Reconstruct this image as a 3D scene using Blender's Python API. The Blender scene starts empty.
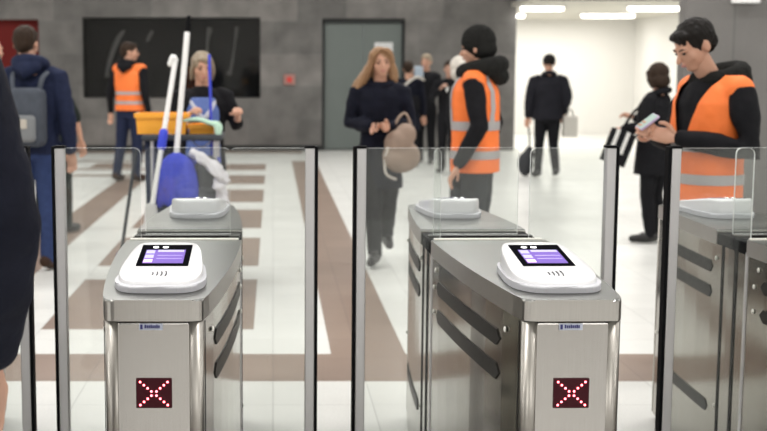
import bpy, bmesh, math, random
from mathutils import Vector, Matrix
random.seed(7)
PI = math.pi
V = Vector
scene = bpy.context.scene
COL = scene.collection

# ------------------------------------------------------------------ materials
MATS = {}
def mat(name, col, rough=.6, metal=0., noise=0., nscale=40., bump=0., spec=.5, emit=None, estr=1., coat=0., stretch=None):
    if name in MATS: return MATS[name]
    if rough >= .45 and max(col) < .2 and not emit: spec = min(spec, .12)
    m = bpy.data.materials.new(name); m.use_nodes = True
    nt = m.node_tree; b = nt.nodes['Principled BSDF']
    b.inputs['Base Color'].default_value = (*col, 1)
    b.inputs['Roughness'].default_value = rough
    b.inputs['Metallic'].default_value = metal
    b.inputs['Specular IOR Level'].default_value = spec
    if coat: b.inputs['Coat Weight'].default_value = coat
    if emit:
        b.inputs['Emission Color'].default_value = (*emit, 1); b.inputs['Emission Strength'].default_value = estr
    if noise or bump:
        tc = nt.nodes.new('ShaderNodeTexCoord'); nz = nt.nodes.new('ShaderNodeTexNoise')
        nz.inputs['Scale'].default_value = nscale; nz.inputs['Detail'].default_value = 3
        if stretch:
            mp = nt.nodes.new('ShaderNodeMapping'); mp.inputs['Scale'].default_value = stretch
            nt.links.new(tc.outputs['Object'], mp.inputs[0]); nt.links.new(mp.outputs[0], nz.inputs['Vector'])
        else: nt.links.new(tc.outputs['Object'], nz.inputs['Vector'])
        if noise:
            mx = nt.nodes.new('ShaderNodeMix'); mx.data_type = 'RGBA'
            mx.inputs[6].default_value = tuple(max(0, c*(1-noise)) for c in col)+(1,)
            mx.inputs[7].default_value = tuple(min(1, c*(1+noise)) for c in col)+(1,)
            nt.links.new(nz.outputs['Fac'], mx.inputs[0]); nt.links.new(mx.outputs[2], b.inputs['Base Color'])
        if bump:
            bp = nt.nodes.new('ShaderNodeBump'); bp.inputs['Strength'].default_value = bump; bp.inputs['Distance'].default_value = .01
            nt.links.new(nz.outputs['Fac'], bp.inputs['Height']); nt.links.new(bp.outputs[0], b.inputs['Normal'])
    MATS[name] = m
    return m

def brick_mat(name, c1, c2, cm, bw, rh, mortar, rough, speck=0., offset=.5, plane='XZ', var=3., coat=0.):
    m = bpy.data.materials.new(name); m.use_nodes = True
    nt = m.node_tree; b = nt.nodes['Principled BSDF']; L = nt.links.new
    b.inputs['Roughness'].default_value = rough
    if coat: b.inputs['Coat Weight'].default_value = coat; b.inputs['Coat Roughness'].default_value = .15
    tc = nt.nodes.new('ShaderNodeTexCoord'); sp = nt.nodes.new('ShaderNodeSeparateXYZ'); cb = nt.nodes.new('ShaderNodeCombineXYZ')
    L(tc.outputs['Object'], sp.inputs[0])
    L(sp.outputs[0 if plane[0] == 'X' else 1], cb.inputs[0]); L(sp.outputs['XYZ'.index(plane[1])], cb.inputs[1])
    br = nt.nodes.new('ShaderNodeTexBrick'); L(cb.outputs[0], br.inputs['Vector'])
    br.offset = offset; br.inputs['Scale'].default_value = 1
    br.inputs['Brick Width'].default_value = bw; br.inputs['Row Height'].default_value = rh
    br.inputs['Mortar Size'].default_value = mortar; br.inputs['Mortar Smooth'].default_value = .2
    br.inputs['Color1'].default_value = (*c1, 1); br.inputs['Color2'].default_value = (*c2, 1); br.inputs['Mortar'].default_value = (*cm, 1)
    out = br.outputs['Color']
    if speck:
        nz = nt.nodes.new('ShaderNodeTexNoise'); nz.inputs['Scale'].default_value = 90; nz.inputs['Detail'].default_value = 4
        n2 = nt.nodes.new('ShaderNodeTexNoise'); n2.inputs['Scale'].default_value = var; n2.inputs['Detail'].default_value = 6
        L(tc.outputs['Object'], nz.inputs['Vector']); L(tc.outputs['Object'], n2.inputs['Vector'])
        ad = nt.nodes.new('ShaderNodeMath'); ad.operation = 'ADD'; L(nz.outputs['Fac'], ad.inputs[0]); L(n2.outputs['Fac'], ad.inputs[1])
        mr = nt.nodes.new('ShaderNodeMapRange'); mr.inputs['From Min'].default_value = .6; mr.inputs['From Max'].default_value = 1.4
        mr.inputs['To Min'].default_value = 1-speck; mr.inputs['To Max'].default_value = 1+speck
        L(ad.outputs[0], mr.inputs['Value'])
        mx = nt.nodes.new('ShaderNodeVectorMath'); mx.operation = 'SCALE'
        L(out, mx.inputs[0]); L(mr.outputs[0], mx.inputs['Scale']); out = mx.outputs[0]
    L(out, b.inputs['Base Color'])
    return m

def glass_mat(name, tint=(.955, .97, .96), diff=.03, gloss=.045):
    m = bpy.data.materials.new(name); m.use_nodes = True; nt = m.node_tree; nt.nodes.clear(); L = nt.links.new
    o = nt.nodes.new('ShaderNodeOutputMaterial'); t = nt.nodes.new('ShaderNodeBsdfTransparent'); t.inputs[0].default_value = (*tint, 1)
    g = nt.nodes.new('ShaderNodeBsdfGlossy'); g.inputs['Roughness'].default_value = .04
    d = nt.nodes.new('ShaderNodeBsdfDiffuse'); d.inputs[0].default_value = (.8, .83, .82, 1)
    a = nt.nodes.new('ShaderNodeMixShader'); a.inputs[0].default_value = diff; L(t.outputs[0], a.inputs[1]); L(d.outputs[0], a.inputs[2])
    b = nt.nodes.new('ShaderNodeMixShader'); b.inputs[0].default_value = gloss; L(a.outputs[0], b.inputs[1]); L(g.outputs[0], b.inputs[2])
    L(b.outputs[0], o.inputs[0]); return m

M_light_tile = brick_mat('light_terrazzo', (.80, .80, .77), (.75, .75, .72), (.60, .60, .58), .46, .46, .004, .34, .10, 0, 'XY', 2.)
M_brown_tile = brick_mat('brown_terrazzo', (.30, .22, .175), (.27, .195, .155), (.22, .16, .13), .46, .46, .004, .36, .12, 0, 'XY', 2.)
M_granite = brick_mat('granite_slabs', (.125, .121, .115), (.215, .203, .191), (.15, .15, .145), .92, .61, .006, .45, .50, .5, 'XZ', 2.6)
M_granite_side = brick_mat('granite_slabs_side', (.135, .132, .128), (.18, .17, .163), (.11, .11, .105), .62, 3.2, .008, .42, .25, 0, 'XZ', 1.6)
M_white = mat('white_plaster', (.80, .79, .76), .6)
M_ceil = mat('beige_ceiling', (.62, .60, .53), .7)
M_ceil_dark = mat('hall_ceiling_grey', (.42, .42, .41), .8)
M_dark = mat('dark_showcase_lining', (.008, .008, .009), .5)
M_doormetal = mat('grey_green_metal', (.16, .185, .175), .42, .3, noise=.08, nscale=3)
M_doorframe = mat('dark_frame_metal', (.04, .042, .042), .5, .3)
M_red = mat('dark_red_panel', (.16, .018, .016), .5)
M_lamp = mat('lamp_tube', (1, 1, 1), .5, emit=(1, .96, .88), estr=5)
M_steel = mat('brushed_steel', (.47, .45, .435), .27, 1., noise=.10, nscale=6, stretch=(60, 60, 1))
M_steel_rim = mat('satin_rim_steel', (.52, .50, .48), .33, 1., noise=.08, nscale=8, stretch=(50, 50, 1))
M_postst = mat('satin_post_steel', (.38, .36, .33), .36, 1., noise=.10, nscale=8, stretch=(50, 50, 1))
M_steel_top = mat('steel_cover', (.21, .215, .205), .30, 1., noise=.10, nscale=8, stretch=(1, 50, 50))
M_steel_side = mat('polished_side_steel', (.28, .262, .23), .13, 1., noise=.10, nscale=2)
M_steel_lt = mat('pale_aluminium', (.66, .65, .66), .42, .65)
M_lit_edge_bolt = mat('cream_lit_edge_bolt', (.95, .93, .86), .35, .0)  # cream paints the light on the cover edge; bolts share it
M_black = mat('black_rubber', (.008, .008, .009), .6, spec=.03)
M_blackgloss = mat('black_gloss', (.006, .006, .008), .35, spec=.0)
M_slotdark = mat('dark_tinted_insert', (.008, .007, .006), .4, spec=.25)
M_plast = mat('white_plastic', (.84, .84, .86), .30, coat=.3)
M_plast_base = mat('pale_grey_plastic', (.62, .62, .66), .35)
M_display = mat('lilac_display', (.08, .05, .18), .3, spec=0., emit=(.33, .22, .72), estr=.75)
M_display2 = mat('display_highlight', (.2, .2, .3), .3, spec=0., emit=(.70, .64, .95), estr=.9)
M_displine = mat('display_dark_line', (.2, .15, .4), .3, emit=(.22, .14, .60), estr=.9)
M_disppink = mat('display_pink_block', (.5, .3, .5), .3, emit=(.75, .45, .75), estr=1.0)
M_dot = mat('indicator_light', (1, 1, 1), .3, emit=(1, 1, 1), estr=2.2)
M_led = mat('red_led', (1, .3, .3), .3, emit=(1., .12, .16), estr=9)
M_ledback = mat('dark_red_led_panel', (.020, .002, .005), .5, spec=.2, emit=(.25, .0, .02), estr=.08)
M_glass = glass_mat('clear_glass')
M_rim = mat('glass_edge_highlight', (.95, .97, .95), .3)  # white paints the highlight along the edges of the glass
M_plate = mat('plate_blue_grey', (.45, .48, .58), .4)
M_platetext = mat('plate_navy_marks', (.05, .05, .16), .5)

# ------------------------------------------------------------------ helpers
def obj(name, bm, m, parent=None, smooth=False, loc=None):
    me = bpy.data.meshes.new(name)
    if bm is not None:
        bmesh.ops.recalc_face_normals(bm, faces=bm.faces[:])
        bm.to_mesh(me); bm.free()
    for x in (m if isinstance(m, (list, tuple)) else [m]): me.materials.append(x)
    if smooth:
        for p in me.polygons: p.use_smooth = True
    o = bpy.data.objects.new(name, me); COL.objects.link(o)
    if parent: o.parent = parent
    if loc: o.location = loc
    return o
def thing(name, label, cat, loc=(0, 0, 0), rz=0, group=None):
    o = bpy.data.objects.new(name, None); o.empty_display_size = .1; COL.objects.link(o)
    o.location = loc; o.rotation_euler = (0, 0, rz)
    return tag(o, label, cat, group)
def tag(o, label, cat, group=None):
    o['label'] = label; o['category'] = cat
    if group: o['group'] = group
    return o
def struct(name, bm, m, smooth=False):
    o = obj(name, bm, m, None, smooth); o['kind'] = 'structure'; return o
def dup(root, loc, rz, label, parent=None):
    r = root.copy(); COL.objects.link(r)
    if parent: r.parent = parent
    r.location = loc; r.rotation_euler = (0, 0, rz)
    if label: r['label'] = label
    for ch in list(root.children):
        c = ch.copy(); COL.objects.link(c); c.parent = r
        for g in list(ch.children):
            d = g.copy(); COL.objects.link(d); d.parent = c
    return r
def B(): return bmesh.new()
def box(bm, x0, x1, y0, y1, z0, z1, mi=0, bevel=0, seg=2):
    vs = [bm.verts.new(p) for p in ((x0, y0, z0), (x1, y0, z0), (x1, y1, z0), (x0, y1, z0), (x0, y0, z1), (x1, y0, z1), (x1, y1, z1), (x0, y1, z1))]
    fs = [bm.faces.new([vs[i] for i in f]) for f in ((3, 2, 1, 0), (4, 5, 6, 7), (0, 1, 5, 4), (1, 2, 6, 5), (2, 3, 7, 6), (3, 0, 4, 7))]
    for f in fs: f.material_index = mi
    if bevel:
        es = list({e for f in fs for e in f.edges})
        bmesh.ops.bevel(bm, geom=es, offset=bevel, segments=seg, affect='EDGES', profile=.5)
    return bm
def prism(bm, pts, z0, z1, mi=0, bevel=0, seg=3):
    a = [bm.verts.new((x, y, z0)) for x, y in pts]; b = [bm.verts.new((x, y, z1)) for x, y in pts]
    n = len(pts)
    bm.faces.new(a[::-1]).material_index = mi
    t = bm.faces.new(b); t.material_index = mi
    for i in range(n):
        f = bm.faces.new((a[i], a[(i+1) % n], b[(i+1) % n], b[i])); f.material_index = mi
    if bevel:
        bmesh.ops.bevel(bm, geom=list(t.edges), offset=bevel, segments=seg, affect='EDGES', profile=.5)
    return bm
def catmull(P, k=4):
    P = [V(p) for p in P]
    if len(P) < 3: return P
    out = []
    for i in range(len(P)-1):
        p0 = P[max(i-1, 0)]; p1 = P[i]; p2 = P[i+1]; p3 = P[min(i+2, len(P)-1)]
        for j in range(k):
            t = j/k
            out.append(.5*((2*p1)+(p2-p0)*t+(2*p0-5*p1+4*p2-p3)*t*t+(3*p1-p0-3*p2+p3)*t**3))
    out.append(P[-1]); return out
def tube(bm, pts, rad, n=12, up=V((0, 0, 1)), flat=1., smoothk=0, caps=True, mi=0):
    """tapered tube with rounded ends; flat scales the radius along the second axis"""
    pts = [V(p) for p in pts]
    rr = [rad]*len(pts) if isinstance(rad, (int, float)) else list(rad)
    if smoothk and len(pts) > 2:
        rv = [V((r, 0, 0)) for r in rr]; pts = catmull(pts, smoothk); rr = [max(.001, q.x) for q in catmull(rv, smoothk)]
    if caps:
        d0 = (pts[1]-pts[0]).normalized(); d1 = (pts[-1]-pts[-2]).normalized()
        a, ra, b, rb = pts[0], rr[0], pts[-1], rr[-1]
        pre = [(a-d0*ra*math.sin(t), ra*math.cos(t)) for t in (1.45, 1.1, .7, .35)]
        post = [(b+d1*rb*math.sin(t), rb*math.cos(t)) for t in (.35, .7, 1.1, 1.45)]
        pts = [q[0] for q in pre]+pts+[q[0] for q in post]; rr = [q[1] for q in pre]+rr+[q[1] for q in post]
    rings = []
    ref = None
    for i, p in enumerate(pts):
        d = (pts[min(i+1, len(pts)-1)]-pts[max(i-1, 0)]).normalized()
        if ref is None:
            u = up if abs(d.dot(up)) < .95 else V((0, 1, 0))
            ref = u
        x = ref.cross(d)
        if x.length < 1e-4: x = V((1, 0, 0)).cross(d)
        x.normalize(); y = d.cross(x).normalized(); ref = y
        rings.append([bm.verts.new(p+x*rr[i]*math.cos(2*PI*k/n)+y*rr[i]*flat*math.sin(2*PI*k/n)) for k in range(n)])
    for a, b in zip(rings, rings[1:]):
        for k in range(n): bm.faces.new((a[k], a[(k+1) % n], b[(k+1) % n], b[k])).material_index = mi
    bm.faces.new(rings[0][::-1]).material_index = mi; bm.faces.new(rings[-1]).material_index = mi
    return bm
def rings_loft(bm, rings, n=20, mi=0):
    """rings: (z, rx, ry, cx, cy) stacked horizontally"""
    R = []
    for z, rx, ry, cx, cy in rings:
        R.append([bm.verts.new((cx+rx*math.copysign(abs(math.cos(t))**.85, math.cos(t)), cy+ry*math.copysign(abs(math.sin(t))**.85, math.sin(t)), z)) for t in [2*PI*k/n for k in range(n)]])
    for a, b in zip(R, R[1:]):
        for k in range(n): bm.faces.new((a[k], a[(k+1) % n], b[(k+1) % n], b[k])).material_index = mi
    bm.faces.new(R[0][::-1]).material_index = mi; bm.faces.new(R[-1]).material_index = mi
    return bm
def ell(bm, c, r, rot=None, n=16, mi=0):
    m = Matrix.Translation(V(c)) @ (rot.to_4x4() if rot else Matrix.Identity(4)) @ Matrix.Diagonal((*r, 1)) if not isinstance(r, (int, float)) else Matrix.Translation(V(c)) @ Matrix.Diagonal((r, r, r, 1))
    q = bmesh.ops.create_uvsphere(bm, u_segments=n, v_segments=max(6, n*2//3), radius=1, matrix=m)
    if mi:
        for v in q['verts']:
            for f in v.link_faces: f.material_index = mi
    return bm
def remesh(bm, voxel, smooth=3):
    bmesh.ops.recalc_face_normals(bm, faces=bm.faces[:])
    me = bpy.data.meshes.new('tmp'); bm.to_mesh(me); bm.free()
    o = bpy.data.objects.new('tmp', me); COL.objects.link(o)
    r = o.modifiers.new('r', 'REMESH'); r.mode = 'VOXEL'; r.voxel_size = voxel; r.adaptivity = 0
    if smooth:
        s = o.modifiers.new('s', 'SMOOTH'); s.factor = .5; s.iterations = smooth
    dg = bpy.context.evaluated_depsgraph_get(); dg.update()
    m2 = bpy.data.meshes.new_from_object(o.evaluated_get(dg))
    bpy.data.objects.remove(o); bpy.data.meshes.remove(me)
    b = bmesh.new(); b.from_mesh(m2); bpy.data.meshes.remove(m2)
    for f in b.faces: f.smooth = True
    return b
def join(a, b):
    me = bpy.data.meshes.new('j'); b.to_mesh(me); b.free(); a.from_mesh(me); bpy.data.meshes.remove(me); return a
def cut_z(bm, z0=None, z1=None):
    if z0 is not None:
        bmesh.ops.bisect_plane(bm, geom=bm.verts[:]+bm.edges[:]+bm.faces[:], plane_co=(0, 0, z0), plane_no=(0, 0, 1), clear_inner=True)
    if z1 is not None:
        bmesh.ops.bisect_plane(bm, geom=bm.verts[:]+bm.edges[:]+bm.faces[:], plane_co=(0, 0, z1), plane_no=(0, 0, 1), clear_outer=True)
    return bm
def slab(name, x0, x1, z0, z1, y0, y1, holes, m):
    """upright wall in the XZ plane with rectangular openings"""
    xs = sorted({x0, x1, *[h[0] for h in holes], *[h[1] for h in holes]}); zs = sorted({z0, z1, *[h[2] for h in holes], *[h[3] for h in holes]})
    bm = B()
    for a, b in zip(xs, xs[1:]):
        run = None
        for c, d in zip(zs, zs[1:]):
            cx, cz = (a+b)/2, (c+d)/2
            if any(h[0] < cx < h[1] and h[2] < cz < h[3] for h in holes): continue
            box(bm, a, b, y0, y1, c, d)
    bmesh.ops.remove_doubles(bm, verts=bm.verts[:], dist=1e-5)
    return struct(name, bm, m)

# ------------------------------------------------------------------ the setting
HX0, HX1, HY0, WY, CEIL = -9., 10., -4., 23.5, 4.6
# floor: one inlaid terrazzo surface, light with brown strips
brown = [(-9, 10, 5.95, 6.54),                 # cross band before the stripes
         (.315, .72, 6.54, 20.8),              # long strip towards the lift door
         (-2.17, -1.80, 8.46, 17.6),           # long strip on the left
         (-9, -1.80, 8.46, 9.0),
         (-1.38, -.115, 7.175, 8.93), (-1.38, -.115, 9.555, 11.2), (-1.38, -.115, 11.88, 13.49),
         (-1.38, -.115, 14.25, 15.8), (-1.38, -.115, 16.54, 17.94), (-1.38, -.115, 18.86, 20.14),
         (-9, -1.5, 17.75, 18.05), (-9, -1.5, 18.9, 19.2), (-9, -1.5, 20.6, 20.9), (-2.9, -2.2, 19.3, 20.3),
         (-9, .55, 22.7, 23.5), (-9, -2.6, 6.9, 7.6)]
xs = sorted({HX0, HX1, *[b[0] for b in brown], *[b[1] for b in brown]}); ys = sorted({HY0, 30.2, *[b[2] for b in brown], *[b[3] for b in brown]})
bm = B(); vg = {}
for x in xs:
    for y in ys: vg[x, y] = bm.verts.new((x, y, 0))
for a, b in zip(xs, xs[1:]):
    for c, d in zip(ys, ys[1:]):
        f = bm.faces.new((vg[a, c], vg[b, c], vg[b, d], vg[a, d]))
        f.material_index = int(any(r[0] < (a+b)/2 < r[1] and r[2] < (c+d)/2 < r[3] for r in brown))
struct('floor', bm, [M_light_tile, M_brown_tile])

slab('wall_back', HX0, 4.6, 0, CEIL, WY, WY+.3,
     [(-3.6, -.24, 1.0, 2.52), (.93, 2.50, 0, 2.50), (-9.01, -4.43, .6, 2.48)], M_granite)
struct('wall_left', box(B(), HX0-.2, HX0, HY0, WY, 0, CEIL), mat('pale_hall_wall', (.45, .44, .42), .6))
struct('wall_right', box(B(), HX1, HX1+.2, HY0, 30.2, 0, CEIL), MATS['pale_hall_wall'])
struct('wall_front', box(B(), HX0, HX1, HY0-.2, HY0, 0, CEIL), MATS['pale_hall_wall'])
struct('ceiling', box(B(), HX0, HX1, HY0, WY+.3, CEIL, CEIL+.1), M_ceil_dark)
# the wall wing behind the guard
struct('wall_near_right', box(B(), 3.88, HX1, 11.7, 11.9, 0, CEIL), M_granite_side)
# bright corridor behind
bm = B(); box(bm, 4.6, 8.6, 29.5, 29.7, 0, 2.72); struct('wall_corridor_back', bm, M_white)
struct('wall_corridor_right', box(B(), 8.6, 8.8, 21.6, 29.7, 0, 2.72), M_white)
struct('wall_corridor_left', box(B(), 4.4, 4.6, WY+.3, 29.7, 0, 2.72), M_white)
struct('ceiling_corridor', box(B(), 4.5, HX1, 21.6, 29.7, 2.72, 2.8), M_ceil)
struct('trim_lintel', box(B(), 4.6, HX1, 21.5, 21.6, 2.72, CEIL), M_granite)

# showcase with dark glass
bm = B(); box(bm, -3.6, -.24, 24.3, 24.35, 1., 2.52); box(bm, -3.65, -3.6, WY+.02, 24.3, 1., 2.52); box(bm, -.24, -.19, WY+.3, 24.3, 1., 2.52)
box(bm, -3.6, -.24, WY+.3, 24.3, .95, 1.); box(bm, -3.6, -.24, WY+.3, 24.3, 2.52, 2.57)
w1 = struct('window_1', bm, M_dark)
pg = obj('window_pane', box(B(), -3.6, -.24, WY+.1, WY+.12, 1., 2.52), glass_mat('smoked_glass', (.66, .66, .66), .004, .035), w1)
# lift door (two leaves in a dark frame)
bm = B(); box(bm, .93, 2.50, WY+.1, WY+.14, 0, .02); 
box(bm, .93, .98, WY+.04, WY+.2, 0, 2.45); box(bm, 2.45, 2.50, WY+.04, WY+.2, 0, 2.45); box(bm, .93, 2.50, WY+.04, WY+.2, 2.42, 2.50)
d1 = struct('door_1', bm, M_doorframe)
for i in (0, 1):
    b2 = B(); box(b2, .98+i*.74, 1.715+i*.735, WY+.12, WY+.16, .01, 2.42, bevel=.006); obj('door_leaf', b2, M_doormetal, d1)
# dark red recess at the left
bm = B(); box(bm, -9, -4.43, WY+.2, WY+.25, .6, 2.48); struct('trim_red_panel', bm, M_red)
struct('trim_wall_base', box(B(), -9, .93, WY-.03, WY, 0, .10), M_doorframe)

# notice by the lift, fire alarm button
t = thing('notice', 'white paper notice on the grey metal double door', 'notice', (0, 0, 0))
obj('paper', box(B(), 1.93, 2.28, WY+.112, WY+.118, 1.83, 2.05), mat('paper', (.75, .76, .76), .7), t)
t = thing('fire_alarm_button', 'red fire alarm button on the stone wall between showcase and door', 'alarm button', (.31, WY, 1.35))
obj('housing', box(B(), -.11, .11, -.05, .01, -.10, .10, bevel=.015), mat('alarm_housing', (.42, .22, .19), .5), t)
bm = B(); tube(bm, [(0, -.05, 0), (0, -.075, 0)], .055, caps=False); obj('button', bm, mat('alarm_red', (.65, .05, .04), .4), t)
# white panel added for a lamp reflection on the near wall wing
t = thing('glint', 'white panel added as lamp reflection high on the dark wall above the guard', 'glint', (4.41, 11.66, 2.150))
obj('glint_panel', box(B(), -.12, .14, -.03, .03, 0, .12, bevel=.008), mat('glint_white', (.85, .85, .85), .5), t)

# pale rods modelled in place of reflection streaks in the glass
M_streak = mat('pale_streak', (.45, .45, .43), .5)
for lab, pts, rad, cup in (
    ('reflection modelled as pale slender rod leaning at the left inside the dark showcase', [(-3.22, 1.42), (-3.15, 1.72), (-3.0, 2.1), (-2.88, 2.27)], (.03, .045, .05, .03), (-2.9, 2.28)),
    ('reflection modelled as small pale rod, top of dark showcase above the vest worker', [(-2.42, 2.1), (-2.34, 2.25)], (.03, .04), (-2.33, 2.26)),
    ('reflection modelled as pale round-headed rod inside the dark showcase above the cleaner', [(-1.28, 1.8), (-1.26, 2.1), (-1.22, 2.3)], (.02, .03, .06), (-1.24, 2.28)),
    ('reflection modelled as pale curved rod at the right inside the dark showcase', [(-.84, 1.47), (-.80, 1.62), (-.74, 2.0), (-.70, 2.33)], (.05, .03, .02, .035), (-.70, 2.33))):
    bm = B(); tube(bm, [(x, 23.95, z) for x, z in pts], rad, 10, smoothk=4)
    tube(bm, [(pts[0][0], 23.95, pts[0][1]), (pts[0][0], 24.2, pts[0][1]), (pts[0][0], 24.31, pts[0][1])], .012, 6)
    tag(obj('reflection_streak', bm, M_streak, smooth=True), lab, 'reflection_streak', 'reflection streaks modelled in the dark showcase')

# corridor lamps
for i, (x, y, L, lab) in enumerate(((4.99, 23.1, .80, 'ceiling tube lamp nearest the stone wall end, front row'), (7.09, 23.1, 1.02, 'ceiling tube lamp at the right of the corridor, front row'),
                        (5.10, 26.2, .40, 'short ceiling tube lamp beside the stone wall end, back row'), (7.05, 26.2, 1.12, 'ceiling tube lamp in the middle of the corridor, back row'))):
    t = thing('ceiling_lamp', lab, 'ceiling lamp', (x, y, 2.72), 0, 'corridor ceiling lamps')
    obj('lamp_housing', box(B(), -L/2-.03, L/2+.03, -.10, .10, -.03, 0), M_steel_lt, t)
    bm = B(); tube(bm, [(-L/2+.04, 0, -.055), (L/2-.04, 0, -.055)], .045, 12); obj('tube', bm, M_lamp, t, True)

# ------------------------------------------------------------------ ticket gates
HL, FY = 1.12, 4.2             # half length, centre along Y
def hw(t, k=0.): return .193-.068*(t/HL)**2+k
def plan(t0, t1, off=0., r0=.03, r1=.03, n=14):
    """plan outline of the lens-shaped cabinet between t0 and t1 (along Y from centre)"""
    L_ = []; 
    for i in range(n+1):
        t = t0+(t1-t0)*i/n; L_.append((hw(t)+off, t))
    def corner(x, y, sx, sy, r):
        # quarter circle replacing a corner at (x,y)
        return [(x-sx*r+sx*r*math.cos(a), y-sy*r+sy*r*math.sin(a)) for a in [PI/2*k/5 for k in range(6)]]
    right = [p for p in L_ if t0+r0 < p[1] < t1-r1]
    fr = corner(hw(t0)+off, t0-off*(r0 > .005), 1, -1, max(r0, .0001))[::-1] if r0 > .005 else [(hw(t0)+off, t0)]
    br = corner(hw(t1)+off, t1+off*(r1 > .005), 1, 1, max(r1, .0001)) if r1 > .005 else [(hw(t1)+off, t1)]
    R = fr+right+br
    return R+[(-x, y) for x, y in R[::-1]]
def side_patch(bm, sx, t0, t1, z0, z1, off, th, rounded=True, n=14, mi=0):
    """plate that follows the curved side; rounded ends"""
    r = (z1-z0)/2 if rounded else 0
    cols = []
    N = n+8
    for i in range(N+1):
        u = i/N; t = t0+(t1-t0)*(u if not rounded else (1-math.cos(PI*u))/2*.25+u*.75)
        h = (z1-z0)/2
        e = min(t-t0, t1-t)
        if rounded and e < r: h = max(.0008, math.sqrt(max(0, r*r-(r-e)**2)))
        zc = (z0+z1)/2
        cols.append([(sx*(hw(t)+off), t, zc-h), (sx*(hw(t)+off), t, zc+h), (sx*(hw(t)+off+th), t, zc+h), (sx*(hw(t)+off+th), t, zc-h)])
    vc = [[bm.verts.new(p) for p in c] for c in cols]
    for a, b in zip(vc, vc[1:]):
        for k in range(4): bm.faces.new((a[k], a[(k+1) % 4], b[(k+1) % 4], b[k])).material_index = mi
    bm.faces.new(vc[0]); bm.faces.new(vc[-1][::-1])

def reader_outline(k=1., dx=0., n=40):
    pts = []
    for i in range(n):
        a = 2*PI*i/n; c, s = math.cos(a), math.sin(a)
        y = .215*math.copysign(abs(s)**(.50 if s > 0 else .85), s)
        w = .124-.026*max(0, (y+.12)/.335)
        x = w*math.copysign(abs(c)**(.36 if s > 0 else .46), c)
        pts.append((x*k, y*k+dx))
    return pts
def rtop(y): return .030+.045*max(0., min(1., (y+.16)/.33))
def make_reader(parent, yl, rz):
    bm = B(); rings = []
    for k, zf in ((.97, 0.), (.965, .35), (.955, .82), (.945, .93), (.92, 1.)):
        rings.append([bm.verts.new((x, y, .008+(rtop(y)-.008)*zf)) for x, y in reader_outline(k)])
    for a, b in zip(rings, rings[1:]):
        n = len(a)
        for i in range(n): bm.faces.new((a[i], a[(i+1) % n], b[(i+1) % n], b[i]))
    # inner rings, so that the sloping top is finely divided
    prev = rings[-1]
    for k in (.7, .45, .2, .02):
        cur = [bm.verts.new((x, y, rtop(y))) for x, y in reader_outline(k)]
        for i in range(len(cur)): bm.faces.new((prev[i], prev[(i+1) % len(cur)], cur[(i+1) % len(cur)], cur[i]))
        prev = cur
    bm.faces.new(prev); bm.faces.new(rings[0][::-1])
    rd = obj('ticket_reader', bm, M_plast, parent, True); rd.location = (0, yl, .951); rd.rotation_euler = (0, 0, rz)
    bm = B(); prism(bm, reader_outline(1.04, -.004), 0, .018, bevel=.006); obj('base_plate', bm, M_plast_base, rd, False)
    # screen group, lying on the sloping top
    def onq(bm, x0, x1, y0, y1, lift, mi=0, th=.0015):
        P = [(x0, y0), (x1, y0), (x1, y1), (x0, y1)]
        lo = [bm.verts.new((x, y, rtop(y)+lift)) for x, y in P]; hi = [bm.verts.new((x, y, rtop(y)+lift+th)) for x, y in P]
        for f in ((hi[0], hi[1], hi[2], hi[3]), (lo[3], lo[2], lo[1], lo[0])): bm.faces.new(f).material_index = mi
        for i in range(4): bm.faces.new((lo[i], lo[(i+1) % 4], hi[(i+1) % 4], hi[i])).material_index = mi
    bm = B(); onq(bm, -.072, .072, -.055, .150, .0008); obj('screen', bm, M_blackgloss, rd)
    bm = B(); onq(bm, -.056, .056, -.035, .092, .0025)
    onq(bm, -.054, -.030, .055, .085, .0040, 1, .001); onq(bm, -.054, -.030, .010, .040, .0040, 1, .001); onq(bm, -.054, -.030, -.032, -.004, .0040, 3, .001)
    onq(bm, -.020, .050, .030, .036, .0040, 2, .001); onq(bm, -.020, .050, .000, .006, .0040, 2, .001)
    onq(bm, -.022, .052, .070, .088, .0040, 1, .001)
    obj('display', bm, [M_display, M_display2, M_displine, M_disppink], rd)
    for x in (-.032, -.004):
        bm = B(); ell(bm, (x, .122, rtop(.122)+.003), (.0085, .013, .002), n=12); obj('indicator_light', bm, M_dot, rd, True)
    bm = B()
    for k in range(4):
        r = .010+k*.004; x0 = -.020+k*.011
        tube(bm, [(x0+r*.25*math.cos(a), -.125+r*math.sin(a), rtop(-.125)+.001+.19*r*math.sin(a)) for a in (-1.1, -.5, 0, .5, 1.1)], .0020, 6)
    obj('contactless_symbol', bm, mat('grey_print', (.12, .12, .13), .6), rd)
    for x in (-.062, .050):
        bm = B()
        tube(bm, [(x+.010*math.cos(a), -.120+.010*math.sin(a), rtop(-.12)+.0008) for a in [2*PI*j/12 for j in range(13)]], .0004, 5, caps=False); obj('side_mark', bm, mat('faint_print', (.6, .6, .62), .6), rd)
    return rd

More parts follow.
